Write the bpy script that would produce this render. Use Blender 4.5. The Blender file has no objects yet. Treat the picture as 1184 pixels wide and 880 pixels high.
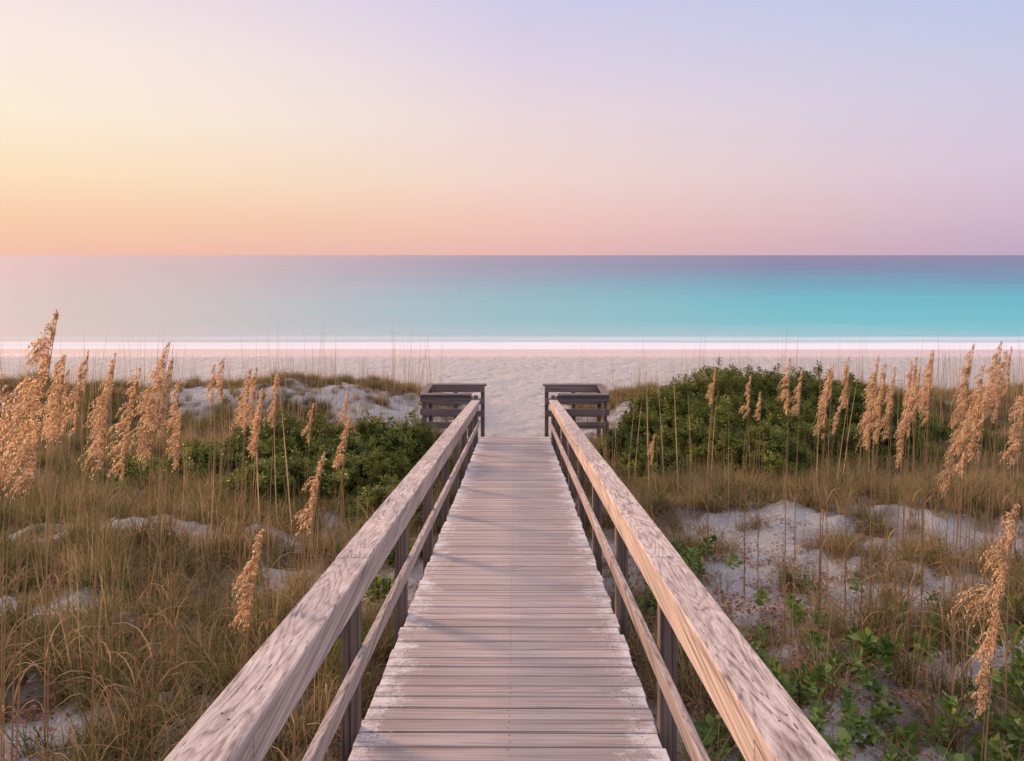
import bpy, math, numpy as np
from mathutils import Vector
rng = np.random.default_rng(7)
sc = bpy.context.scene
sc.view_settings.view_transform = 'Standard'
sc.view_settings.look = 'None'
sc.view_settings.exposure = 0

# ------------------------------------------------------------ helpers
def hash2(ix, iy, seed):
    v = np.sin(ix*127.1 + iy*311.7 + seed*74.7)*43758.5453
    return v - np.floor(v)
def vnoise(x, y, seed=0):
    x = np.asarray(x, float); y = np.asarray(y, float)
    ix = np.floor(x); iy = np.floor(y); fx = x-ix; fy = y-iy
    fx = fx*fx*(3-2*fx); fy = fy*fy*(3-2*fy)
    a = hash2(ix, iy, seed); b = hash2(ix+1, iy, seed); c = hash2(ix, iy+1, seed); d = hash2(ix+1, iy+1, seed)
    return (a*(1-fx)+b*fx)*(1-fy)+(c*(1-fx)+d*fx)*fy
def fbm(x, y, seed=0, octv=4):
    s = 0; a = 0.5; n = 0
    for i in range(octv):
        s = s+a*vnoise(x*2**i, y*2**i, seed+i*3.1); n += a; a *= 0.5
    return s/n
def sstep(a, b, x):
    t = np.clip((np.asarray(x, float)-a)/(b-a), 0, 1); return t*t*(3-2*t)
def gauss(x, y, cx, cy, rx, ry):
    return np.exp(-((x-cx)/rx)**2-((y-cy)/ry)**2)

SLOPE = 0.119
EYE = 5.0
def deckz(y): return 2.9-SLOPE*y

def height(x, y):
    x = np.asarray(x, float); y = np.asarray(y, float)
    b = np.interp(y, [-50, -5, 0, 5, 10, 15, 18.5, 24, 30, 38, 42, 60, 120, 500], [3, 2.4, 2.15, 1.78, 1.33, .95, .60, .42, .3, .1, 0.0, -1.2, -3, -6])
    side = sstep(1.3, 4.5, np.abs(x))
    fade = 1-sstep(24.5, 29, y)
    r = 0.72*np.exp(-((y-22.3-1.2*(vnoise(x*.25, 0*x, 5)-.5))/2.0)**2)*side*(0.7+0.5*fbm(x*.5, y*.3, 9))
    b = b+r
    b = b+(fbm(x*.45, y*.45, 3)-.5)*0.6*side*fade
    b = b+(fbm(x*1.5, y*1.5, 13)-.5)*0.42*sstep(0.9, 1.8, np.abs(x))*fade
    b = b+(fbm(x*4.5, y*4.5, 53, 3)-.5)*0.12*sstep(0.9, 1.8, np.abs(x))*fade
    b = b+0.22*gauss(x, y, 4.0, 10.6, 2.0, 1.6)+0.18*gauss(x, y, 6.4, 10.5, 1.6, 1.6)
    b = b+0.15*gauss(x, y, -5.0, 10.0, 2.2, 1.6)+0.35*gauss(x, y, 6.5, 6.8, 2.5, 2)
    b = b+0.25*gauss(x, y, -4.5, 6.0, 2.0, 2)
    b = b+(fbm(x*1.6, y*1.6, 23)-.5)*0.12*(1-sstep(33, 39, y))
    lim = deckz(y)-0.42
    core = 1-sstep(1.0, 1.9, np.abs(x))
    inside = (y < 18.6)
    b = np.where(inside, b*(1-core)+np.minimum(b, lim)*core, b)
    return b

SAND = [(-2.4, 4.7, 1.5, .75), (-4.0, 9.7, 1.3, .7), (-6.2, 9.2, 1.5, .6), (3.0, 9.3, 1.4, 1.1), (5.6, 9.3, 1.5, .9),
        (3.1, 5.4, 1.2, .8), (4.2, 6.2, .9, .5), (2.2, 7.1, .8, .7), (-4.2, 21.3, 2.4, 1.1), (-8.5, 21.5, 1.8, .8), (-2.3, 20, 1.0, 1.5),
        (2.6, 20.3, 1.2, 1.5), (2.5, 4.5, .9, .6), (3.8, 7.8, 1.0, .5), (-4.8, 6.9, .9, .4), (-2.2, 8.2, 1.0, .55), (2.4, 8.2, .9, .6)]
def veg(x, y):
    x = np.asarray(x, float); y = np.asarray(y, float)
    v = 0.74+(fbm(x*.8, y*.8, 31)-.5)*1.2+(fbm(x*3.2, y*3.2, 37, 3)-.5)*.8
    br = sstep(.32, .66, fbm(x*1.7, y*1.7, 91, 3)+.04)
    for (cx, cy, rx, ry) in SAND:
        v = v-1.08*gauss(x, y, cx, cy, rx, ry)*(.32+.68*br)
    v = v*(1-sstep(23.6, 26.2, y+(vnoise(x*.6, y*.2, 44)-.5)*2.5))
    pw = np.where(y > 18.3, sstep(0.9, 2.0, np.abs(x)+(vnoise(x, y*.8, 4)-.5)*.8), 1)
    return np.clip(v*pw, 0, 1)

def mk_mesh(name, verts, faces, mats=(), matidx=None, smooth=False):
    me = bpy.data.meshes.new(name)
    verts = np.asarray(verts, dtype=np.float32); faces = np.asarray(faces, dtype=np.int32)
    k = faces.shape[1]
    me.vertices.add(len(verts)); me.vertices.foreach_set('co', verts.ravel())
    me.loops.add(faces.size); me.loops.foreach_set('vertex_index', faces.ravel())
    me.polygons.add(len(faces))
    me.polygons.foreach_set('loop_start', np.arange(0, faces.size, k, dtype=np.int32))
    try: me.polygons.foreach_set('loop_total', np.full(len(faces), k, dtype=np.int32))
    except Exception: pass
    for m in mats: me.materials.append(m)
    if matidx is not None: me.polygons.foreach_set('material_index', np.asarray(matidx, dtype=np.int32))
    me.polygons.foreach_set('use_smooth', np.full(len(faces), smooth, dtype=bool))
    me.update(calc_edges=True); me.validate()
    return me
def mk_obj(name, me, parent=None, link=True):
    o = bpy.data.objects.new(name, me)
    if link: sc.collection.objects.link(o)
    if parent: o.parent = parent
    return o
def empty(name):
    o = bpy.data.objects.new(name, None); sc.collection.objects.link(o); return o

class NT:
    def __init__(s, tree): s.t = tree; s.n = tree.nodes; s.l = tree.links
    def new(s, typ, **kw):
        n = s.n.new(typ)
        for k, v in kw.items(): setattr(n, k, v)
        return n
    def link(s, a, b): s.l.new(a, b)
    def val(s, sock, v):
        if isinstance(v, bpy.types.NodeSocket): s.l.new(v, sock)
        elif v is not None: sock.default_value = v
    def math(s, op, a, b=None, c=None, clamp=False):
        n = s.new('ShaderNodeMath', operation=op, use_clamp=clamp)
        s.val(n.inputs[0], a)
        if b is not None: s.val(n.inputs[1], b)
        if c is not None: s.val(n.inputs[2], c)
        return n.outputs[0]
    def mix(s, f, a, b, blend='MIX'):
        n = s.new('ShaderNodeMix', data_type='RGBA', blend_type=blend)
        s.val(n.inputs[0], f)
        for i, v in ((6, a), (7, b)):
            if isinstance(v, tuple) and len(v) == 3: v = (*v, 1)
            s.val(n.inputs[i], v)
        return n.outputs[2]
    def ramp(s, f, stops, interp='LINEAR'):
        n = s.new('ShaderNodeValToRGB'); n.color_ramp.interpolation = interp
        s.val(n.inputs[0], f); cr = n.color_ramp
        while len(cr.elements) < len(stops): cr.elements.new(0.5)
        for e, (p, c) in zip(cr.elements, stops):
            e.position = p
            if isinstance(c, (int, float)): c = (c, c, c)
            e.color = (*c, 1)
        return n.outputs[0]
    def noise(s, vec, scale, detail=4, rough=.55, dist=0):
        n = s.new('ShaderNodeTexNoise'); s.val(n.inputs['Vector'], vec)
        n.inputs['Scale'].default_value = scale; n.inputs['Detail'].default_value = detail
        n.inputs['Roughness'].default_value = rough; n.inputs['Distortion'].default_value = dist
        return n.outputs['Fac']
    def mapping(s, vec, scale=(1, 1, 1), loc=(0, 0, 0)):
        n = s.new('ShaderNodeMapping'); s.val(n.inputs[0], vec); n.inputs['Scale'].default_value = scale
        s.val(n.inputs['Location'], loc); return n.outputs[0]
    def bump(s, h, strength, dist, nrm=None):
        n = s.new('ShaderNodeBump'); n.inputs['Strength'].default_value = strength; n.inputs['Distance'].default_value = dist
        s.val(n.inputs['Height'], h)
        if nrm is not None: s.val(n.inputs['Normal'], nrm)
        return n.outputs[0]

def new_mat(name):
    m = bpy.data.materials.new(name); m.use_nodes = True
    m.node_tree.nodes.clear(); t = NT(m.node_tree)
    out = t.new('ShaderNodeOutputMaterial')
    return m, t, out
def srgb(r, g, b):
    f = lambda c: ((c/255+.055)/1.055)**2.4 if c/255 > .04045 else c/255/12.92
    return (f(r), f(g), f(b))

# ------------------------------------------------------------ materials
def wood_mat(name, axis, dark, mid, light, sand=0.0, knots=False):
    m, t, out = new_mat(name)
    tc = t.new('ShaderNodeTexCoord'); geo = t.new('ShaderNodeNewGeometry')
    rnd = geo.outputs['Random Per Island']
    comb = t.new('ShaderNodeCombineXYZ')
    t.link(t.math('MULTIPLY', rnd, 37.0), comb.inputs[0]); t.link(t.math('MULTIPLY', rnd, 91.0), comb.inputs[1]); t.link(t.math('MULTIPLY', rnd, 53.0), comb.inputs[2])
    a_ = {'X': 0, 'Y': 1, 'Z': 2}[axis]
    def S_(across, along):
        v = [across]*3; v[a_] = along; return tuple(v)
    P = tc.outputs['Object']; off = comb.outputs[0]
    # growth rings seen as long, nearly straight contour lines
    warp = t.noise(t.mapping(P, S_(7, .16), off), 1.0, 1.0, .3)
    rings = t.math('FRACT', t.math('MULTIPLY', warp, 18.0))
    rings = t.ramp(rings, [(0, 0.0), (.3, .8), (.8, 1), (1, 0)])
    n1 = t.noise(t.mapping(P, S_(45, .5), off), 1.0, 3, .5)
    n2 = t.noise(t.mapping(P, S_(160, 1.2), off), 1.0, 2, .5)
    g = t.math('MULTIPLY_ADD', rings, .16, t.math('MULTIPLY_ADD', n1, .62, t.math('MULTIPLY', n2, .32)))
    chk = t.ramp(t.noise(t.mapping(P, S_(90, .45), off), 1.0, 1, .5), [(.27, 0), (.34, 1)])
    col = t.ramp(g, [(.34, dark), (.52, mid), (.70, light)])
    col = t.mix(t.math('MULTIPLY', t.math('SUBTRACT', 1.0, chk), .8), col, tuple(c*.6 for c in dark))
    if knots:
        vo = t.new('ShaderNodeTexVoronoi'); t.link(t.mapping(P, S_(5, 1.0), off), vo.inputs['Vector']); vo.inputs['Scale'].default_value = 1.0
        kd = vo.outputs['Distance']
        kr = t.ramp(t.math('FRACT', t.math('MULTIPLY', kd, 26.0)), [(0, 0), (.4, 1), (1, 0)])
        k = t.ramp(kd, [(0.0, 1), (.06, .9), (.10, 0)])
        k2 = t.math('MULTIPLY', t.ramp(kd, [(.08, 1), (.20, 0)]), kr)
        col = t.mix(t.math('MULTIPLY', k2, .3), col, dark)
        col = t.mix(t.math('MULTIPLY', k, .7), col, tuple(c*.8 for c in dark))
    tone = t.math('MULTIPLY_ADD', rnd, .30, .85)
    hs = t.new('ShaderNodeHueSaturation'); t.link(col, hs.inputs['Color']); t.link(tone, hs.inputs['Value'])
    col = hs.outputs[0]
    blot = t.noise(P, 2.2, 4, .6)
    col = t.mix(t.math('MULTIPLY', t.ramp(blot, [(.45, 0), (.7, 1)]), .25), col, tuple(c*.6 for c in mid))
    h = t.math('MULTIPLY', g, chk)
    if sand > 0:
        sep = t.new('ShaderNodeSeparateXYZ'); t.link(P, sep.inputs[0])
        edge = t.math('SUBTRACT', t.math('ABSOLUTE', sep.outputs[0]), .64)
        sn = t.noise(t.mapping(P, (2.2, 3.0, 3)), 1.6, 8, .78)
        sn2 = t.noise(P, 45, 4, .7)
        s = t.math('ADD', t.math('MULTIPLY', edge, .75), t.math('MULTIPLY_ADD', sn2, .40, sn))
        s = t.ramp(s, [(.72, 0), (.89, 1)])
        col = t.mix(t.math('MULTIPLY', s, sand), col, (.70, .65, .62))
    b = t.new('ShaderNodeBsdfPrincipled'); t.link(col, b.inputs['Base Color']); b.inputs['Roughness'].default_value = .75
    b.inputs['Specular IOR Level'].default_value = .25
    t.link(t.bump(h, .6, .005), b.inputs['Normal']); t.link(b.outputs[0], out.inputs[0])
    return m
W_deck = wood_mat('weathered_deck_wood', 'X', (.215, .162, .152), (.345, .276, .258), (.45, .378, .355), sand=.78)
W_rail = wood_mat('weathered_rail_wood', 'Y', (.12, .085, .072), (.335, .262, .232), (.52, .435, .39), knots=True)
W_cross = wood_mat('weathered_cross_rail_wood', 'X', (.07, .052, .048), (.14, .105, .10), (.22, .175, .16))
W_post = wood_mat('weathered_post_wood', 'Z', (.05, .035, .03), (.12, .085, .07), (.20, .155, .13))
def simple(name, col, rough=.6, metal=0):
    m, t, out = new_mat(name); tc = t.new('ShaderNodeTexCoord')
    n = t.noise(tc.outputs['Object'], 30, 3)
    c = t.mix(n, tuple(x*.7 for x in col), col)
    b = t.new('ShaderNodeBsdfPrincipled'); t.link(c, b.inputs['Base Color'])
    b.inputs['Roughness'].default_value = rough; b.inputs['Metallic'].default_value = metal
    t.link(b.outputs[0], out.inputs[0]); return m
M_screw = simple('rusty_screw', (.08, .05, .04), .5, .5)

def leaf_mat(name, ca, cb, cc, trans=.45, rough=.6, spec=.0, inst=.4, patch=0.0):
    m, t, out = new_mat(name); geo = t.new('ShaderNodeNewGeometry'); oi = t.new('ShaderNodeObjectInfo')
    r = t.math('ADD', t.math('MULTIPLY', geo.outputs['Random Per Island'], 1-inst), t.math('MULTIPLY', oi.outputs['Random'], inst))
    if patch > 0:
        pn = t.noise(geo.outputs['Position'], 1.6, 3, .6)
        r = t.math('ADD', t.math('MULTIPLY', r, 1-patch*.4), t.math('MULTIPLY', t.math('SUBTRACT', pn, .45), patch*1.8))
    col = t.ramp(r, [(.1, ca), (.5, cb), (.9, cc)])
    if spec > 0:
        b = t.new('ShaderNodeBsdfPrincipled'); t.link(col, b.inputs['Base Color']); b.inputs['Roughness'].default_value = rough
        b.inputs['Specular IOR Level'].default_value = spec
    else:
        b = t.new('ShaderNodeBsdfDiffuse'); t.link(col, b.inputs[0])
    if trans > 0:
        tr = t.new('ShaderNodeBsdfTranslucent'); t.link(col, tr.inputs[0])
        mx = t.new('ShaderNodeMixShader'); mx.inputs[0].default_value = trans
        t.link(b.outputs[0], mx.inputs[1]); t.link(tr.outputs[0], mx.inputs[2]); t.link(mx.outputs[0], out.inputs[0])
    else: t.link(b.outputs[0], out.inputs[0])
    return m
M_green = leaf_mat('green_grass_blade', (.05, .065, .018), (.13, .14, .04), (.27, .235, .09), .4, patch=.4)
M_dry = leaf_mat('dry_grass_blade', (.14, .085, .042), (.36, .25, .125), (.56, .41, .23), .4, patch=.4)
M_stalk = leaf_mat('dry_stalk', (.24, .14, .07), (.40, .25, .13), (.52, .36, .20), .3)
M_plume = leaf_mat('sea_oat_seed_head', (.38, .20, .085), (.78, .51, .28), (.94, .76, .51), .5, inst=.0)
M_shrub = leaf_mat('shrub_leaf', (.04, .06, .010), (.15, .175, .027), (.40, .38, .07), .38, .45, .25, .5, patch=.6)
M_shrub2 = leaf_mat('ground_plant_leaf', (.06, .11, .02), (.12, .20, .04), (.26, .31, .07), .35, .4, .3)
M_litter = leaf_mat('dead_leaf', (.12, .045, .028), (.27, .11, .06), (.42, .25, .15), 0)
M_twig = simple('shrub_bark', (.12, .08, .06), .8)

# ground
def ground_mat():
    m, t, out = new_mat('dune_sand'); tc = t.new('ShaderNodeTexCoord'); P = tc.outputs['Object']
    at = t.new('ShaderNodeAttribute'); at.attribute_name = 'veg'
    sep = t.new('ShaderNodeSeparateXYZ'); t.link(P, sep.inputs[0])
    n1 = t.noise(P, 1.4, 6, .6); n2 = t.noise(P, 9, 5, .7); n3 = t.noise(P, 60, 3, .7)
    sand = t.ramp(n2, [(.3, (.56, .52, .50)), (.7, (.75, .71, .68))])
    sand = t.mix(t.math('MULTIPLY', t.ramp(n3, [(.57, 0), (.70, 1)]), .45), sand, (.28, .20, .16))
    soil = t.ramp(n2, [(.3, (.08, .052, .036)), (.55, (.20, .145, .10)), (.75, (.42, .34, .27))])
    f = t.math('ADD', at.outputs['Fac'], t.math('MULTIPLY_ADD', n1, .5, -.25))
    f = t.math('ADD', f, t.math('MULTIPLY_ADD', n2, .8, -.4))
    dune = t.ramp(t.math('MULTIPLY', sep.outputs[1], .02), [(.50, 1), (.54, 0)])
    f = t.math('MULTIPLY', t.ramp(f, [(.22, 0), (.72, 1)]), dune)
    col = t.mix(f, sand, soil)
    wet = t.ramp(t.math('ADD', t.math('MULTIPLY', sep.outputs[1], .02), t.math('MULTIPLY', t.noise(t.mapping(P, (.15, 1, 1)), .4, 2), .02)), [(.742, 0), (.785, 1)])
    col = t.mix(wet, col, (.60, .45, .41))
    b = t.new('ShaderNodeBsdfPrincipled'); t.link(col, b.inputs['Base Color'])
    t.link(t.math('MULTIPLY_ADD', wet, -.6, .9), b.inputs['Roughness'])
    b.inputs['Specular IOR Level'].default_value = .3
    vo = t.new('ShaderNodeTexVoronoi'); vo.feature = 'SMOOTH_F1'; t.link(t.mapping(P, (1, .7, 1)), vo.inputs['Vector']); vo.inputs['Scale'].default_value = 2.6
    foot = t.ramp(vo.outputs['Distance'], [(.1, 0), (.45, 1)])
    hh = t.math('ADD', t.math('MULTIPLY', foot, .9), t.math('MULTIPLY', n2, 1.1))
    hh = t.math('MULTIPLY', hh, t.math('SUBTRACT', 1.0, wet))
    b1 = t.bump(hh, 1.0, .24)
    b2 = t.bump(n3, .4, .01, b1)
    t.link(b2, b.inputs['Normal']); t.link(b.outputs[0], out.inputs[0])
    return m
M_ground = ground_mat()

def sea_mat():
    m, t, out = new_mat('sea_water'); tc = t.new('ShaderNodeTexCoord'); P = tc.outputs['Object']
    sep = t.new('ShaderNodeSeparateXYZ'); t.link(P, sep.inputs[0])
    yy = t.math('MAXIMUM', sep.outputs[1], 30.0)
    q = t.math('DIVIDE', 41.5, yy)
    cmb = t.new('ShaderNodeCombineXYZ'); t.link(t.math('MULTIPLY', t.math('DIVIDE', sep.outputs[0], yy), 2.2), cmb.inputs[0]); t.link(t.math('MULTIPLY', q, 26), cmb.inputs[1])
    cm2 = t.new('ShaderNodeCombineXYZ'); t.link(t.math('MULTIPLY', t.math('DIVIDE', sep.outputs[0], yy), 9), cm2.inputs[0]); t.link(t.math('MULTIPLY', q, 120), cm2.inputs[1])
    s1 = t.noise(t.mapping(P, (.012, .09, 1)), 1.0, 4, .6)
    s2 = t.noise(t.mapping(P, (.05, .6, 1)), 1.0, 4, .6)
    s3 = t.noise(cmb.outputs[0], 1.0, 5, .65, .3)
    s4 = t.noise(cm2.outputs[0], 1.0, 4, .6, .2)
    q0 = t.math('ADD', q, t.math('MULTIPLY', t.math('SUBTRACT', s2, .5), .06))
    qn = t.math('ADD', q0, t.math('MULTIPLY', t.math('SUBTRACT', s1, .5), .20))
    qn = t.math('ADD', qn, t.math('MULTIPLY', t.math('SUBTRACT', s3, .5), .26))
    qn = t.math('ADD', qn, t.math('MULTIPLY', t.math('SUBTRACT', s4, .5), .20))
    col = t.ramp(qn, [(0.0, (.15, .14, .24)), (.12, (.10, .15, .25)), (.28, (.055, .26, .34)), (.46, (.04, .40, .43)), (.72, (.08, .46, .47)), (.88, (.24, .50, .50)), (1.0, (.44, .50, .50))])
    foam = t.ramp(q0, [(.86, 0), (.895, .55), (.915, .15), (.93, .35), (.945, 1), (.965, .85), (.985, 1)])
    col = t.mix(foam, col, (.86, .81, .79))
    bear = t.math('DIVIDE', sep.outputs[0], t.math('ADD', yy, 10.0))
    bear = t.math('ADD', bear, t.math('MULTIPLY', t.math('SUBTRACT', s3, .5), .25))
    warm_haze = t.ramp(t.math('MULTIPLY_ADD', bear, .5, .5), [(.12, 1), (.31, .76), (.47, .30), (.66, 0)])  # misty warm glow painted into the water toward the left, by bearing
    warm_haze = t.math('MULTIPLY', warm_haze, t.math('SUBTRACT', 1.0, t.math('MULTIPLY', foam, .8)))
    d = t.new('ShaderNodeBsdfDiffuse'); t.link(t.mix(t.math('MULTIPLY', warm_haze, .5), col, (.46, .35, .34)), d.inputs[0])
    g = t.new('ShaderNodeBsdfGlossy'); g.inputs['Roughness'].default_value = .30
    t.link(t.mix(warm_haze, (.70, .76, .82), (.84, .70, .67)), g.inputs['Color'])  # reflection tinted warmer on the left to imitate the mist glow
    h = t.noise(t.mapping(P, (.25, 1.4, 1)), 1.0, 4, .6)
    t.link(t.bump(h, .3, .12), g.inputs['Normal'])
    mx = t.new('ShaderNodeMixShader'); t.link(t.math('MULTIPLY_ADD', warm_haze, .54, .26), mx.inputs[0])
    t.link(d.outputs[0], mx.inputs[1]); t.link(g.outputs[0], mx.inputs[2]); t.link(mx.outputs[0], out.inputs[0])
    return m
M_sea = sea_mat()

# ------------------------------------------------------------ ground + sea
xs = np.concatenate([[-9000, -2500, -800, -250, -90, -50, -35, -26, -20], np.arange(-16, 16.01, .11), [20, 26, 35, 50, 90, 250, 800, 2500, 9000]])
ys = np.concatenate([[-300, -80, -20, -8, -3], np.arange(0, 30, .11), np.arange(30, 46, .4), [50, 60, 90, 200, 800, 4000, 20000]])
X, Y = np.meshgrid(xs, ys); Z = height(X, Y)
V = np.stack([X, Y, Z], -1).reshape(-1, 3)
nx, ny = len(xs), len(ys)
i = np.arange(nx*ny).reshape(ny, nx)
F = np.stack([i[:-1, :-1], i[:-1, 1:], i[1:, 1:], i[1:, :-1]], -1).reshape(-1, 4)
me = mk_mesh('ground', V, F, [M_ground], smooth=True)
a = me.attributes.new('veg', 'FLOAT', 'POINT'); a.data.foreach_set('value', veg(X, Y).ravel().astype(np.float32))
mk_obj('ground', me)
xs2 = np.array([-20000, -4000, -600, -100, 0, 100, 600, 4000, 20000.]); ys2 = np.array([36, 60, 120, 400, 2000, 8000, 25000.])
X, Y = np.meshgrid(xs2, ys2); V = np.stack([X, Y, 0*X+.02], -1).reshape(-1, 3); i = np.arange(X.size).reshape(X.shape)
F = np.stack([i[:-1, :-1], i[:-1, 1:], i[1:, 1:], i[1:, :-1]], -1).reshape(-1, 4)
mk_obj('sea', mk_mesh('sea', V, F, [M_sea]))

# ------------------------------------------------------------ boardwalk
class Boxes:
    def __init__(s): s.v = []; s.f = []
    def add(s, x0, x1, y0, y1, z0, z1, slope=0.0, ch=.004, jit=0):
        n = len(s.v)
        def zz(y, z): return z-slope*(y-y0)
        c = min(ch, (x1-x0)*.3, (y1-y0)*.3, (z1-z0)*.3)
        L = [(0, z0), (0, z1-c), (c, z1)]
        for ins, z in L:
            for (x, y) in ((x0+ins, y0+ins), (x1-ins, y0+ins), (x1-ins, y1-ins), (x0+ins, y1-ins)):
                s.v.append((x, y, zz(y, z)))
        for r in range(2):
            for k in range(4):
                a = n+r*4+k; b = n+r*4+(k+1) % 4
                s.f.append((a, b, b+4, a+4))
        s.f.append((n+8, n+9, n+10, n+11)); s.f.append((n+3, n+2, n+1, n))
    def obj(s, name, mat, parent): return mk_obj(name, mk_mesh(name, s.v, s.f, [mat]), parent)

bw = empty('boardwalk')
B = Boxes()
PIT = .147; y = -0.6
screws = []
while y < 18.25:
    w = PIT-.011-rng.uniform(0, .003); jx = rng.uniform(-.012, .012); jz = rng.uniform(-.003, .003)
    B.add(-.82+jx, .82+jx+rng.uniform(-.008, .008), y, y+w, deckz(y)-.038+jz, deckz(y)+jz, SLOPE, .005)
    if 1 < y < 14:
        for sx in (-.72, 0, .72):
            for dy in (.035, .105):
                screws.append((sx+rng.uniform(-.008, .008), y+dy+rng.uniform(-.006, .006), deckz(y)-SLOPE*dy+jz+.0012))
    y += PIT
B.obj('deck_boards', W_deck, bw)
B = Boxes()
for sx in (-.74, -.02, .70):
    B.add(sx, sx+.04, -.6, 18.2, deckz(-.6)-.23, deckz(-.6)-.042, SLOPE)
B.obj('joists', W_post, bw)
sv = []; sf = []
for (x, y, z) in screws:
    n = len(sv)
    for q in range(6): sv.append((x+.0045*math.cos(q*math.pi/3), y+.0045*math.sin(q*math.pi/3), z))
    sf.append([n+q for q in range(6)])
mk_obj('deck_screws', mk_mesh('deck_screws', sv, sf, [M_screw]), bw)

post_ys = [0.57+1.85*k for k in range(-1, 9)]
post_ys = [p for p in post_ys if p < 17]+[17.15]
for s in (-1, 1):
    rail = empty('wooden_railing')
    Bc = Boxes(); joints = [-1.2, .6, 4.26, 7.95, 11.65, 15.35, 17.2] if s < 0 else [-1.2, .57, 4.28, 7.97, 11.65, 15.35, 17.2]
    for a_, b_ in zip(joints[:-1], joints[1:]):
        xo = rng.uniform(-.004, .004)
        x0, x1 = sorted((s*.765+xo, s*.95+xo))
        Bc.add(x0, x1, a_+.003, b_-.003, deckz(a_)+.91, deckz(a_)+.95+rng.uniform(-.001, .001), SLOPE, .006)
    Bc.obj('rail_cap', W_rail, rail)
    Bf = Boxes()
    jf = [-1.2, 2.42, 6.12, 9.82, 13.52, 17.15]
    for a_, b_ in zip(jf[:-1], jf[1:]):
        x0, x1 = sorted((s*.778, s*.816))
        Bf.add(x0, x1, a_+.003, b_-.003, deckz(a_)+.772, deckz(a_)+.906, SLOPE)
        Bf.add(x0, x1, a_+.003, b_-.003, deckz(a_)+.36, deckz(a_)+.455, SLOPE)
    Bf.obj('side_boards', W_rail, rail)
    Bp = Boxes()
    for py in post_ys:
        x0, x1 = sorted((s*.82, s*.91))
        g0 = float(height(s*.86, py))-.3
        Bp.add(x0, x1, py-.045, py+.045, g0, deckz(py)+.90)
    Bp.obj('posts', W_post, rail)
    sv = []; sf = []
    for py in post_ys:
        if py > 12: continue
        for (dx, dy) in ((.85, -.02), (.885, .02)):
            n = len(sv); z = deckz(py+dy)+.9515
            for q in range(6): sv.append((s*dx+.005*math.cos(q*math.pi/3), py+dy+.005*math.sin(q*math.pi/3), z))
            sf.append([n+q for q in range(6)])
    mk_obj('cap_screws', mk_mesh('cap_screws', sv, sf, [M_screw]), rail)
    zt = EYE-3.07
    y0, y1 = 17.2, 18.55
    xi, xo = .70, 2.05
    Bl = Boxes(); Bp = Boxes()
    def X_(a, b): return sorted((s*a, s*b))
    for (px, py, zb) in ((.86, y0+.07, 0), (xo-.05, y0+.07, 0), (xo-.05, y1-.02, 0), (xi+.06, y1-.02, 0), (1.4, y1-.02, 0)):
        g0 = float(height(s*px, py))-.3
        x0, x1 = X_(px-.045, px+.045)
        Bp.add(x0, x1, py-.045, py+.045, g0, zt-.042)
    for hh in (0, .33, .62):
        if hh == 0:
            x0, x1 = X_(xi-.03, xo+.04); Bl.add(x0, x1, y1-.1, y1+.08, zt-.04, zt)
            x0, x1 = X_(.955, xo+.04); Bl.add(x0, x1, y0-.05, y0+.13, zt-.04, zt)
        if hh == 0: dz0, dz1 = zt-.18, zt-.045
        else: dz0, dz1 = zt-hh-.14, zt-hh
        x0, x1 = X_(xi+.02, xo); Bl.add(x0, x1, y1-.105, y1-.067, dz0, dz1)
        x0, x1 = X_(.92, xo); Bl.add(x0, x1, y0-.02, y0+.02, dz0, dz1)
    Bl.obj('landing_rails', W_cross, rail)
    Bs = Boxes()
    for hh in (0, .33, .62):
        dz0, dz1 = (zt-.18, zt-.045) if hh == 0 else (zt-hh-.14, zt-hh)
        x0, x1 = X_(xo+.002, xo+.038); Bs.add(x0, x1, y0+.0, y1-.04, dz0, dz1)
    x0, x1 = X_(xo-.10, xo+.06); Bs.add(x0, x1, y0+.135, y1-.105, zt-.04, zt)
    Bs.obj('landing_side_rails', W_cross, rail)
    Bp.obj('landing_posts', W_post, rail)

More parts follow.
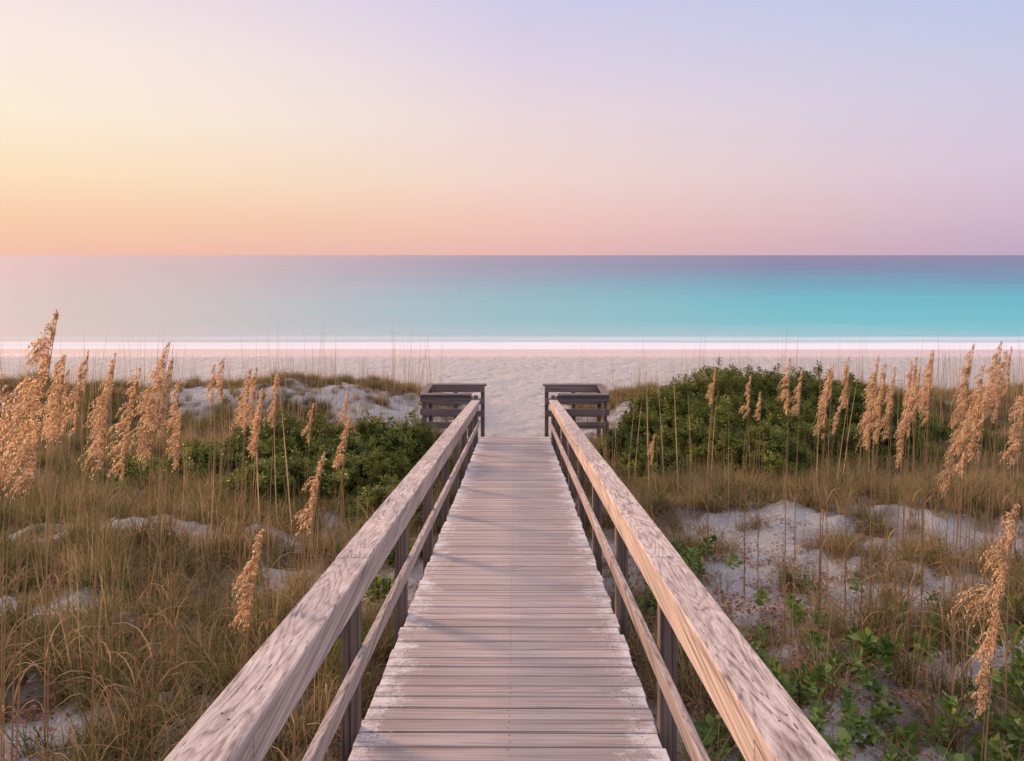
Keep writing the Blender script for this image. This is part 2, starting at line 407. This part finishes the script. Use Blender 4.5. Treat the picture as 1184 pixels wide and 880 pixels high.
# ------------------------------------------------------------ instancing
def scatter(name, P, R, Sc, I, coll):
    me = bpy.data.meshes.new(name); me.vertices.add(len(P)); me.vertices.foreach_set('co', np.asarray(P, np.float32).ravel())
    a = me.attributes.new('rot', 'FLOAT_VECTOR', 'POINT'); a.data.foreach_set('vector', np.asarray(R, np.float32).ravel())
    a = me.attributes.new('scl', 'FLOAT', 'POINT'); a.data.foreach_set('value', np.asarray(Sc, np.float32).ravel())
    a = me.attributes.new('idx', 'INT', 'POINT'); a.data.foreach_set('value', np.asarray(I, np.int32).ravel())
    o = mk_obj(name, me)
    ng = bpy.data.node_groups.new(name+'_scatter', 'GeometryNodeTree')
    ng.interface.new_socket('Geometry', in_out='INPUT', socket_type='NodeSocketGeometry')
    ng.interface.new_socket('Geometry', in_out='OUTPUT', socket_type='NodeSocketGeometry')
    n = ng.nodes; l = ng.links
    gi = n.new('NodeGroupInput'); go = n.new('NodeGroupOutput')
    ci = n.new('GeometryNodeCollectionInfo'); ci.inputs['Collection'].default_value = coll
    ci.inputs['Separate Children'].default_value = True; ci.inputs['Reset Children'].default_value = True
    iop = n.new('GeometryNodeInstanceOnPoints'); iop.inputs['Pick Instance'].default_value = True
    def na(nm, ty):
        x = n.new('GeometryNodeInputNamedAttribute'); x.data_type = ty; x.inputs['Name'].default_value = nm; return x.outputs['Attribute']
    e = n.new('FunctionNodeEulerToRotation')
    l.new(na('rot', 'FLOAT_VECTOR'), e.inputs[0]); l.new(e.outputs[0], iop.inputs['Rotation'])
    l.new(na('scl', 'FLOAT'), iop.inputs['Scale']); l.new(na('idx', 'INT'), iop.inputs['Instance Index'])
    l.new(gi.outputs[0], iop.inputs['Points']); l.new(ci.outputs[0], iop.inputs['Instance']); l.new(iop.outputs[0], go.inputs[0])
    md = o.modifiers.new('scatter', 'NODES'); md.node_group = ng
    return o

def blades(n, r0, Lr, lean, droop, w, green, seg=5, tall=0):
    V = []; F = []; MI = []
    for b in range(n):
        az = rng.uniform(0, 2*math.pi); r = r0*math.sqrt(rng.uniform()); a2 = rng.uniform(0, 2*math.pi)
        bx, by = r*math.cos(a2), r*math.sin(a2); L = rng.uniform(*Lr); ln = rng.uniform(*lean); dr = rng.uniform(*droop)
        ww = w*rng.uniform(.6, 1.3); dx, dy = math.cos(az), math.sin(az)
        pa = az+math.pi/2+rng.uniform(-.6, .6); px, py = math.cos(pa), math.sin(pa)
        n0 = len(V)
        for s in range(seg+1):
            q = s/seg
            hd = L*ln*(.35*q+.65*q**2.2); z = L*(q-dr*q**2.6)*math.sqrt(max(.1, 1-ln*ln*.5))
            wd = ww*(1-q**2)*.5+.0004
            cx, cy = bx+dx*hd, by+dy*hd
            V.append((cx-px*wd, cy-py*wd, z-.03)); V.append((cx+px*wd, cy+py*wd, z-.03))
        mi = 0 if rng.uniform() < green else 1
        for s in range(seg):
            a = n0+2*s; F.append((a, a+1, a+3, a+2)); MI.append(mi)
    return V, F, MI
gc = bpy.data.collections.new('grass_tufts')
specs = []
for k in range(5): specs.append((75, .10, (.24, .55), (.2, .95), (.05, .55), .0055, .62))   # 0-4 green mixed
for k in range(5): specs.append((80, .12, (.22, .50), (.2, 1.0), (.05, .6), .005, .22))    # 5-9 dry
for k in range(3): specs.append((8, .15, (.8, 1.5), (.03, .2), (.0, .06), .004, .1))        # 10-12 stalks
for k in range(3): specs.append((55, .14, (.10, .28), (.3, 1.0), (.1, .6), .005, .35))      # 13-15 short
for k in range(3): specs.append((3, .35, (1.5, 2.3), (.02, .12), (.0, .03), .013, .0))      # 16-18 tall bare stalks
for k in range(4): specs.append((60, .09, (.40, .80), (.35, 1.0), (.15, .7), .007, .55, 7)) # 19-22 arching clumps
for k, s_ in enumerate(specs):
    V, F, MI = blades(*s_)
    gc.objects.link(mk_obj('grass_tuft_%02d' % k, mk_mesh('grass_tuft_%02d' % k, V, F, [M_green, M_dry], MI), link=False))

def sample_ground(n, y0, y1, spread=.75, extra=2.5):
    y = np.sqrt(rng.uniform(0, 1, n)*((y1+3)**2-(y0+3)**2)+(y0+3)**2)-3
    x = rng.uniform(-1, 1, n)*(spread*y+extra)
    return x, y
SHRUB_L = [(-2.15, 14.2, .95, 1.0), (-3.2, 13.8, 1.1, .92), (-4.3, 14.3, 1.1, .75), (-5.5, 14, 1.0, .55), (-2.3, 12.3, .85, .62), (-3.5, 12.2, .8, .5), (-6.6, 13.6, .8, .42), (-1.75, 10.9, .5, .42)]
SHRUB_R = [(4.9, 17, 1.7, 1.42), (6.4, 17, 1.6, 1.28), (3.4, 16.5, 1.2, 1.0), (2.5, 15.2, .8, .72), (3.7, 14.5, 1.2, .88), (5.3, 14.8, 1.4, 1.0), (7.0, 15.5, 1.3, .82), (8.3, 17, 1.2, .75), (9.6, 16.6, .9, .5), (2.4, 13.2, .55, .45), (4.4, 13.2, .7, .5)]
def in_shrub(x, y):
    m = np.zeros_like(x, bool)
    for (cx, cy, r, h) in SHRUB_L+SHRUB_R: m |= ((x-cx)**2+(y-cy)**2) < (r*.9)**2
    return m
P = []; R = []; Sc = []; I = []
def place(x, y, keep, idxr, scr, tilt=.12, zoff=0):
    x = x[keep]; y = y[keep]; n = len(x)
    P.append(np.stack([x, y, height(x, y)+zoff], -1)); R.append(np.stack([rng.normal(0, tilt, n), rng.normal(0, tilt, n), rng.uniform(0, 6.28, n)], -1))
    Sc.append(rng.uniform(*scr, n)); I.append(rng.choice(idxr, n))
def clear(x, y): return (np.abs(x) > 1.02) & ~in_shrub(x, y) & (y < 27)
def open_(x, y): return 1-.8*gauss(x, y, 2.1, 6.4, 1.0, 1.8)
x, y = sample_ground(18000, 2.2, 26); v = veg(x, y); typ = fbm(x*.5, y*.5, 77)+.10*sstep(8, 12, y)
kp = clear(x, y) & (rng.uniform(0, 1, len(x)) < (.03+.97*sstep(.24, .82, v)*(1-.4*(1-sstep(7, 10, y))))*open_(x, y))
place(x, y, kp & (typ < .50), list(range(0, 5)), (.55, 1.1)); place(x, y, kp & (typ >= .50), list(range(5, 10)), (.55, 1.15))
x, y = sample_ground(11000, 2.2, 26.5); v = veg(x, y)
place(x, y, clear(x, y) & (y < 25.5) & (rng.uniform(0, 1, len(x)) < .14+.5*sstep(.12, .6, v)), [13, 14, 15], (.5, 1.3))
x, y = sample_ground(1900, 5, 25.5); v = veg(x, y)
place(x, y, clear(x, y) & (v > .25), [10, 11, 12], (.55, 1.0), .05)
x, y = sample_ground(340, 9, 25); v = veg(x, y)
place(x, y, clear(x, y) & (np.abs(x) > 1.8), [16, 17, 18], (.55, 1.05), .04)
x, y = sample_ground(1600, 2.4, 13); v = veg(x, y)
place(x, y, clear(x, y) & (np.abs(x) > 1.35) & (v > .36) & (rng.uniform(0, 1, len(x)) < .8*open_(x, y)), [19, 20, 21, 22], (.6, 1.1), .1)
x = rng.uniform(-22, 22, 2400); y = rng.normal(22.8, 1.1, 2400)
place(x, y, clear(x, y) & (np.abs(x) > 2.2) & (veg(x, y) > .22), list(range(5, 10)), (.5, 1.0))
scatter('dune_grass', np.concatenate(P), np.concatenate(R), np.concatenate(Sc), np.concatenate(I), gc)

def leaf(V, F, p, d, up, L, W):
    d = np.array(d); d /= np.linalg.norm(d); s = np.cross(d, up); s /= (np.linalg.norm(s)+1e-6); u = np.cross(s, d)
    n = len(V)
    pts = [(0, 0), (.3, .8), (.65, 1.0), (1, 0), (.65, -1.0), (.3, -.8)]
    for (a, b) in pts: V.append(tuple(p+d*L*a+s*W*.5*b+u*(abs(b)*W*.15-.12*L*a*a)))
    F.append((n, n+1, n+2, n+3)); F.append((n, n+3, n+4, n+5))
def sprig(n, H, L, W, flat=.6):
    V = []; F = []
    for k in range(n):
        q = (k+.5)/n; az = k*2.4+rng.uniform(-.4, .4); el = rng.uniform(.1, .9)*(.4+q)
        d = np.array([math.cos(az)*math.cos(el), math.sin(az)*math.cos(el), math.sin(el)*flat+.15])
        p = np.array([rng.normal(0, .015), rng.normal(0, .015), H*q])+d*.01
        leaf(V, F, p, d, np.array([rng.normal(0, .3), rng.normal(0, .3), 1.0]), L*rng.uniform(.7, 1.2), W*rng.uniform(.7, 1.2))
    return V, F
scg = bpy.data.collections.new('shrub_sprigs')
for k in range(5):
    V, F = sprig(26, .16, .062, .030); scg.objects.link(mk_obj('shrub_sprig_%02d' % k, mk_mesh('shrub_sprig', V, F, [M_shrub]), link=False))
def build_shrub(lobes, dens, name):
    P = []; R = []; Sc = []; I = []; bv = []; bf = []
    for (cx, cy, r, h) in lobes:
        n = int(dens*2*math.pi*r*(r+h)/2)
        g = float(height(cx, cy))
        for k in range(n):
            az = rng.uniform(0, 2*math.pi); z = rng.uniform(0.0, 1.0); rr = math.sqrt(1-z*z)
            d = np.array([rr*math.cos(az), rr*math.sin(az), z])
            lump = .46+1.02*float(fbm(np.array(cx+d[0]*3.6*r), np.array(cy+d[1]*3.6*r+d[2]*3), 61, 3))
            kk = lump*(1-.22*rng.uniform()**2)
            p = np.array([cx+d[0]*r*kk, cy+d[1]*r*kk, g-.1+(h+.1)*d[2]*kk])
            if abs(p[0]) < 1.15: continue
            nd = Vector((d[0]*.8+rng.normal(0, .25), d[1]*.8+rng.normal(0, .25), d[2]+.45))
            e = nd.to_track_quat('Z', 'Y').to_euler()
            P.append(p); R.append((e.x, e.y, e.z)); Sc.append(rng.uniform(.6, 1.25)); I.append(int(rng.integers(0, 5)))
        for k in range(9):
            az = rng.uniform(0, 6.28); rr = rng.uniform(.2, .8)
            p0 = np.array([cx+rng.normal(0, .1), cy+rng.normal(0, .1), g-.1]); p1 = np.array([cx+r*rr*math.cos(az), cy+r*rr*math.sin(az), g+h*.8*math.sqrt(1-rr*rr)])
            n0 = len(bv)
            for s in range(4):
                q = s/3; c = p0*(1-q)+p1*q+np.array([0, 0, .12*math.sin(q*3.14)]); ra = .022*(1-q)+.005
                for m_ in range(5): bv.append((c[0]+ra*math.cos(m_*1.2566), c[1]+ra*math.sin(m_*1.2566), c[2]))
            for s in range(3):
                for m_ in range(5):
                    a = n0+s*5+m_; b = n0+s*5+(m_+1) % 5; bf.append((a, b, b+5, a+5))
    o = scatter(name, P, R, Sc, I, scg)
    mk_obj('branches', mk_mesh('branches', bv, bf, [M_twig], smooth=True), o)
build_shrub(SHRUB_L, 210, 'coastal_shrub')
build_shrub(SHRUB_R, 210, 'coastal_shrub')

gp = bpy.data.collections.new('leafy_sprigs')
for k in range(4):
    V, F = sprig(16, .14, .085, .050, .7); gp.objects.link(mk_obj('leafy_sprig_%02d' % k, mk_mesh('leafy_sprig', V, F, [M_shrub2]), link=False))
P = []; R = []; Sc = []; I = []
for (cx, cy, r, n) in [(1.75, 6.4, .45, 30), (2.2, 5.6, .5, 30), (2.7, 5.9, .35, 16), (1.6, 5.0, .35, 26), (2.0, 4.6, .4, 22), (3.5, 5.2, .4, 34), (3.0, 4.8, .35, 24), (3.9, 5.6, .35, 26), (4.1, 6.4, .5, 20), (1.5, 7.6, .3, 20), (1.9, 8.6, .4, 18), (-1.35, 7.6, .2, 14), (-1.5, 9.0, .35, 24), (-1.4, 6.3, .2, 10), (2.9, 7.2, .7, 15)]:
    x = cx+rng.normal(0, r*.6, n); y = cy+rng.normal(0, r*.6, n)
    k = np.abs(x) > 1.1; x, y = x[k], y[k]; n = len(x)
    P.append(np.stack([x, y, height(x, y)+rng.uniform(0, .12, n)], -1)); R.append(np.stack([rng.normal(0, .4, n), rng.normal(0, .4, n), rng.uniform(0, 6.28, n)], -1)); Sc.append(rng.uniform(.6, 1.15, n)); I.append(rng.integers(0, 4, n))
scatter('beach_ground_cover', np.concatenate(P), np.concatenate(R), np.concatenate(Sc), np.concatenate(I), gp)
lt = bpy.data.collections.new('dead_leaves')
for k in range(4):
    V = []; F = []
    for q in range(26):
        az = rng.uniform(0, 6.28); p = np.array([rng.normal(0, .1), rng.normal(0, .1), rng.uniform(.004, .03)])
        leaf(V, F, p, (math.cos(az), math.sin(az), rng.normal(0, .25)), np.array([rng.normal(0, .4), rng.normal(0, .4), 1.]), rng.uniform(.02, .055), rng.uniform(.01, .028))
    lt.objects.link(mk_obj('leaf_litter_%02d' % k, mk_mesh('leaf_litter', V, F, [M_litter]), link=False))
x, y = sample_ground(10000, 2.5, 15); v = veg(x, y)
pr = .06+.40*sstep(.2, .6, v)+1.0*gauss(x, y, 2.3, 6.4, 1.2, 2)+.5*gauss(x, y, 2.4, 8.8, 1.1, 1.3)
k = (np.abs(x) > 1.0) & (rng.uniform(0, 1, len(x)) < pr); x, y = x[k], y[k]; n = len(x)
scatter('leaf_litter', np.stack([x, y, height(x, y)], -1), np.stack([rng.normal(0, .08, n), rng.normal(0, .08, n), rng.uniform(0, 6.28, n)], -1), rng.uniform(.7, 1.2, n), rng.integers(0, 4, n), lt)

# ------------------------------------------------------------ sea oats
def sea_oat(bx, by, tipz, PL, lean, leany=0.0, fat=1.0, dens=1.0):
    g = float(height(bx, by)); H = tipz-g+.02
    ns = 22; cs = []
    for s in range(ns+1):
        q = s/ns
        cs.append(np.array([bx+lean*q**2.6, by+leany*q**2.6, g-.05+(H+.05)*q]))
    cs = np.array(cs); V = []; F = []; MI = []
    for s, c in enumerate(cs):
        ra = .0048*(1-s/ns)+.0014
        for m_ in range(4): V.append((c[0]+ra*math.cos(m_*1.5708), c[1]+ra*math.sin(m_*1.5708), c[2]))
    for s in range(ns):
        for m_ in range(4):
            a = s*4+m_; b = s*4+(m_+1) % 4; F.append((a, b, b+4, a+4)); MI.append(0)
    for k in range(5):
        q0 = rng.uniform(0.02, .35); p0 = cs[int(q0*ns)]; az = rng.uniform(0, 6.28); L = rng.uniform(.35, .6); n0 = len(V)
        for s in range(6):
            q = s/5; w = .0045*(1-q*q)+.0005; hx = L*(.25*q+.5*q*q); zz = L*(.9*q-.75*q**2.4)
            V.append((p0[0]+math.cos(az)*hx-math.sin(az)*w, p0[1]+math.sin(az)*hx+math.cos(az)*w, p0[2]+zz)); V.append((p0[0]+math.cos(az)*hx+math.sin(az)*w, p0[1]+math.sin(az)*hx-math.cos(az)*w, p0[2]+zz))
        for s in range(5): a = n0+2*s; F.append((a, a+1, a+3, a+2)); MI.append(0)
    nb = int(155*dens*(.35+PL)); wind = np.array([-.50, leany, 0])
    tot = H; t0 = 1-PL/tot; grp = max(8, int(nb/9))
    ga = rng.uniform(0, 6.28, grp); gl = rng.uniform(.7, 1.3, grp); gu = (np.arange(grp)+rng.uniform(.2, .8, grp))/grp
    for k in range(nb):
        gi_ = int(rng.integers(0, grp)); u = float(np.clip(gu[gi_]+rng.normal(0, .018), 0.0, .995))
        if rng.uniform() < .3: u = rng.uniform(); gi_ = min(grp-1, int(u*grp))
        q = t0+(1-t0)*u; fq = q*ns; i0 = min(int(fq), ns-1); p = cs[i0]*(1-(fq-i0))+cs[i0+1]*(fq-i0)
        env = (.40+.60*min(1, u/.22))*(1-u)**.6+.10
        bl = PL*.36*env*rng.uniform(.5, 1.1)*fat*gl[gi_]
        az = ga[gi_]+rng.normal(0, .45)
        d = np.array([math.cos(az)*.42, math.sin(az)*.42, .98])+wind; d /= np.linalg.norm(d)
        m_n = max(4, int(bl/.0064)); ps = []; dro = rng.uniform(.8, 1.25)
        for j in range(m_n+1):
            w = j/m_n; ps.append(p+d*bl*w+np.array([wind[0]*.25*bl*w*w, 0, -bl*dro*w**2.2]))
        n0 = len(V); pe = ps[-1]
        for c in (ps[0], ps[m_n//2], pe):
            V.append((c[0]-.0006, c[1], c[2])); V.append((c[0]+.0006, c[1]+.0004, c[2]))
        F.append((n0, n0+1, n0+3, n0+2)); MI.append(0); F.append((n0+2, n0+3, n0+5, n0+4)); MI.append(0)
        for j in range(1, m_n+1):
            tg = ps[j]-ps[j-1]; tg = tg/(np.linalg.norm(tg)+1e-9)
            c = ps[j]+rng.normal(0, .0028, 3); dd = tg+rng.normal(0, .34, 3)+np.array([0, 0, -.35]); dd /= np.linalg.norm(dd)
            sd = np.cross(dd, rng.normal(0, 1, 3)); sd /= (np.linalg.norm(sd)+1e-6); L = rng.uniform(.010, .021); W = rng.uniform(.0016, .0034)
            n0 = len(V)
            for vv in (c, c+dd*L*.45+sd*W, c+dd*L, c+dd*L*.45-sd*W): V.append(tuple(vv))
            F.append((n0, n0+1, n0+2, n0+3)); MI.append(1)
    me = mk_mesh('sea_oats', V, F, [M_stalk, M_plume], MI)
    return mk_obj('sea_oats', me)
# x, y, tip z, seed head length, lean
OATS = [(-2.10, 3.3, 4.73, .74, .18, 1.0), (-2.75, 4.2, 4.28, .45, .05, .8), (-2.50, 3.9, 4.47, .58, .16, .9), (-2.62, 4.4, 4.42, .5, .12, .8), (-2.95, 5.5, 3.99, .42, .06, .9),
        (-2.52, 4.9, 4.27, .68, .20, .8), (-2.27, 4.7, 4.45, .72, .22, .9), (-2.12, 4.6, 4.36, .45, .12, .8), (-2.43, 5.6, 3.89, .42, .07, .8), (-2.95, 7.8, 3.95, .45, .05, .9), (-2.42, 6.9, 3.98, .55, .10, .9),
        (-2.30, 6.8, 4.0, .5, .08, .8), (-2.2, 6.6, 3.85, .45, .10, .8), (-1.98, 6.3, 4.03, .45, .09, .8), (-1.98, 7.4, 3.56, .36, .09, .8), (-1.12, 4.7, 4.00, .30, .16, .8), (-1.22, 4.4, 3.86, .46, .18, .9),
        (-1.27, 3.6, 3.70, .44, .14, 1.0), (-3.9, 6.5, 4.0, .5, .1, .8), (-4.6, 7.2, 3.9, .5, .1, .8), (-3.15, 4.6, 3.95, .4, .08, .8), (-3.9, 5.5, 4.1, .5, .1, .8),
        (-2.42, 4.5, 4.35, .6, .14, .8), (-3.1, 4.75, 4.1, .5, .1, .9), (-3.0, 5.0, 4.3, .5, .1, .9), (-2.9, 6.2, 4.05, .5, .1, .9), (-2.35, 3.5, 4.2, .45, .08, .9), (-2.16, 3.15, 4.5, .55, .12, .9),
        (-3.2, 5.6, 4.2, .5, .1, .9), (-3.5, 6.0, 4.1, .5, .1, .8), (-2.6, 5.9, 4.05, .45, .1, .8), (-1.9, 5.6, 3.95, .42, .1, .8), (-4.3, 8.2, 3.95, .45, .1, .8), (-2.75, 3.9, 4.25, .5, .1, .9),
        (1.52, 8.6, 3.0, .30, .05, .8), (2.55, 8.1, 3.55, .28, .03, .8), (2.45, 7.0, 4.06, .5, .06, .8), (2.72, 6.9, 3.98, .35, .10, .8), (2.95, 6.9, 4.07, .42, .04, .8), (2.78, 6.2, 4.05, .60, .12, .8), (2.90, 6.3, 4.1, .6, .12, .9),
        (3.1, 6.5, 3.9, .45, .08, .8), (3.15, 6.0, 4.25, .55, .10, .8), (3.2, 6.3, 4.08, .45, .10, .8), (3.35, 5.9, 4.3, .60, .14, .8), (3.12, 5.4, 4.08, .5, .16, .8), (3.45, 5.7, 4.28, .5, .16, .8), (3.3, 5.2, 4.1, .5, .15, .9),
        (3.55, 6.3, 3.9, .5, .12, .8), (3.9, 6.8, 4.1, .5, .1, .8), (3.0, 7.6, 3.6, .35, .25, .8), (4.3, 7.0, 4.2, .5, .1, .8), (3.3, 5.6, 4.0, .5, .12, .9), (3.0, 5.3, 3.95, .45, .12, .9), (2.6, 6.6, 3.95, .5, .1, .8), (3.5, 6.0, 4.15, .5, .12, .8), (3.75, 6.2, 4.2, .5, .1, .9), (2.2, 8.8, 3.7, .4, .1, .8), (4.1, 7.8, 3.95, .5, .1, .9),
        (2.12, 3.5, 3.85, .66, .18, 1.0), (1.98, 3.3, 3.32, .26, .05, .9), (4.0, 8.0, 3.9, .45, .1, .8), (-4.9, 8.8, 3.9, .45, .1, .8), (4.6, 6.3, 4.2, .5, .1, .8), (5.2, 8.3, 4.0, .5, .1, .8),
        (3.3, 7.2, 4.05, .45, .08, .8), (3.6, 7.5, 3.9, .45, .1, .8), (2.9, 5.9, 3.8, .4, .1, .8), (-3.4, 7.5, 3.9, .45, .08, .8), (-2.6, 7.4, 3.75, .4, .08, .8), (-1.75, 7.9, 3.6, .35, .08, .8), (-3.3, 8.4, 3.8, .4, .08, .8), (3.7, 9.2, 3.7, .4, .08, .8), (4.6, 9.0, 3.8, .4, .08, .8),
        (3.35, 6.7, 3.95, .5, .1, .8), (2.75, 7.6, 3.85, .42, .08, .8), (3.15, 5.7, 3.7, .45, .12, .8), (2.35, 7.9, 3.75, .4, .08, .8), (3.6, 5.6, 4.05, .5, .1, .9), (4.4, 8.4, 3.9, .45, .1, .8)]
for o in OATS: sea_oat(o[0], o[1], o[2], o[3], o[4], rng.uniform(-.03, .03), o[5], 1.0)

# ------------------------------------------------------------ light
AZ = math.radians(-50); EL = math.radians(12)
sd = Vector((math.sin(AZ)*math.cos(EL), math.cos(AZ)*math.cos(EL), math.sin(EL)))
L = bpy.data.lights.new('sun', 'SUN'); L.energy = 4.9; L.angle = math.radians(11); L.color = (1, .62, .36)
lo = bpy.data.objects.new('sun', L); sc.collection.objects.link(lo); lo.rotation_euler = sd.to_track_quat('Z', 'Y').to_euler()

w = bpy.data.worlds.new('World'); sc.world = w; w.use_nodes = True; w.node_tree.nodes.clear(); t = NT(w.node_tree)
tc = t.new('ShaderNodeTexCoord'); sep = t.new('ShaderNodeSeparateXYZ'); t.link(tc.outputs['Generated'], sep.inputs[0])
x_, y_, z_ = sep.outputs
hyp = t.math('MAXIMUM', t.math('SQRT', t.math('ADD', t.math('MULTIPLY', x_, x_), t.math('MULTIPLY', y_, y_))), .0001)
el = t.math('DIVIDE', z_, hyp)
el = t.math('MULTIPLY', t.math('MAXIMUM', el, 0.0), 1.0, clamp=True)
A2 = math.radians(-45)
c = t.math('DIVIDE', t.math('ADD', t.math('MULTIPLY', x_, math.sin(A2)), t.math('MULTIPLY', y_, math.cos(A2))), hyp)
left = t.ramp(el, [(0, srgb(243, 190, 170)), (.04, srgb(248, 204, 172)), (.09, srgb(252, 224, 190)), (.16, srgb(253, 236, 215)), (.24, srgb(251, 234, 225)), (.34, srgb(238, 220, 229)), (.6, srgb(238, 222, 228)), (1, srgb(228, 214, 226))])
midr = t.ramp(el, [(0, srgb(233, 184, 178)), (.04, srgb(241, 198, 186)), (.10, srgb(243, 214, 205)), (.18, srgb(236, 216, 220)), (.26, srgb(222, 210, 230)), (.34, srgb(207, 204, 234)), (.6, srgb(228, 214, 226)), (1, srgb(224, 212, 226))])
right = t.ramp(el, [(0, srgb(197, 171, 196)), (.05, srgb(212, 187, 206)), (.10, srgb(217, 199, 218)), (.18, srgb(209, 204, 228)), (.26, srgb(196, 203, 233)), (.34, srgb(183, 198, 234)), (.6, srgb(210, 208, 228)), (1, srgb(218, 211, 226))])
f1 = t.math('MULTIPLY', t.math('SUBTRACT', c, .208), 1/(.707-.208), clamp=True)
f2 = t.math('MULTIPLY', t.math('SUBTRACT', c, .707), 1/(.978-.707), clamp=True)
sky = t.mix(f2, t.mix(f1, right, midr), left)
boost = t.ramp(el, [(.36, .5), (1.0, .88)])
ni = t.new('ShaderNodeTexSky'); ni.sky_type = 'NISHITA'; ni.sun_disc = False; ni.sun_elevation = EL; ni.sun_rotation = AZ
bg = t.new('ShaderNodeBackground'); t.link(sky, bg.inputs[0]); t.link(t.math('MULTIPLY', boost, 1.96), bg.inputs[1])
bg2 = t.new('ShaderNodeBackground'); t.link(ni.outputs[0], bg2.inputs[0]); bg2.inputs[1].default_value = .001
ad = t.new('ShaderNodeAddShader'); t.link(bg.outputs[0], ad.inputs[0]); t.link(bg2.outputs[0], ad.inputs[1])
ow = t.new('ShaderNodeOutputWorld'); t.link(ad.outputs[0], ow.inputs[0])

# ------------------------------------------------------------ camera
cam = bpy.data.cameras.new('camera'); co = bpy.data.objects.new('camera', cam); sc.collection.objects.link(co)
cam.sensor_width = 36; cam.lens = 36*900/1184; cam.clip_end = 60000; cam.clip_start = .05
cam.shift_y = -145/1184
co.location = (.04, 0, EYE); co.rotation_euler = (math.radians(90), 0, math.radians(.32))
sc.camera = co
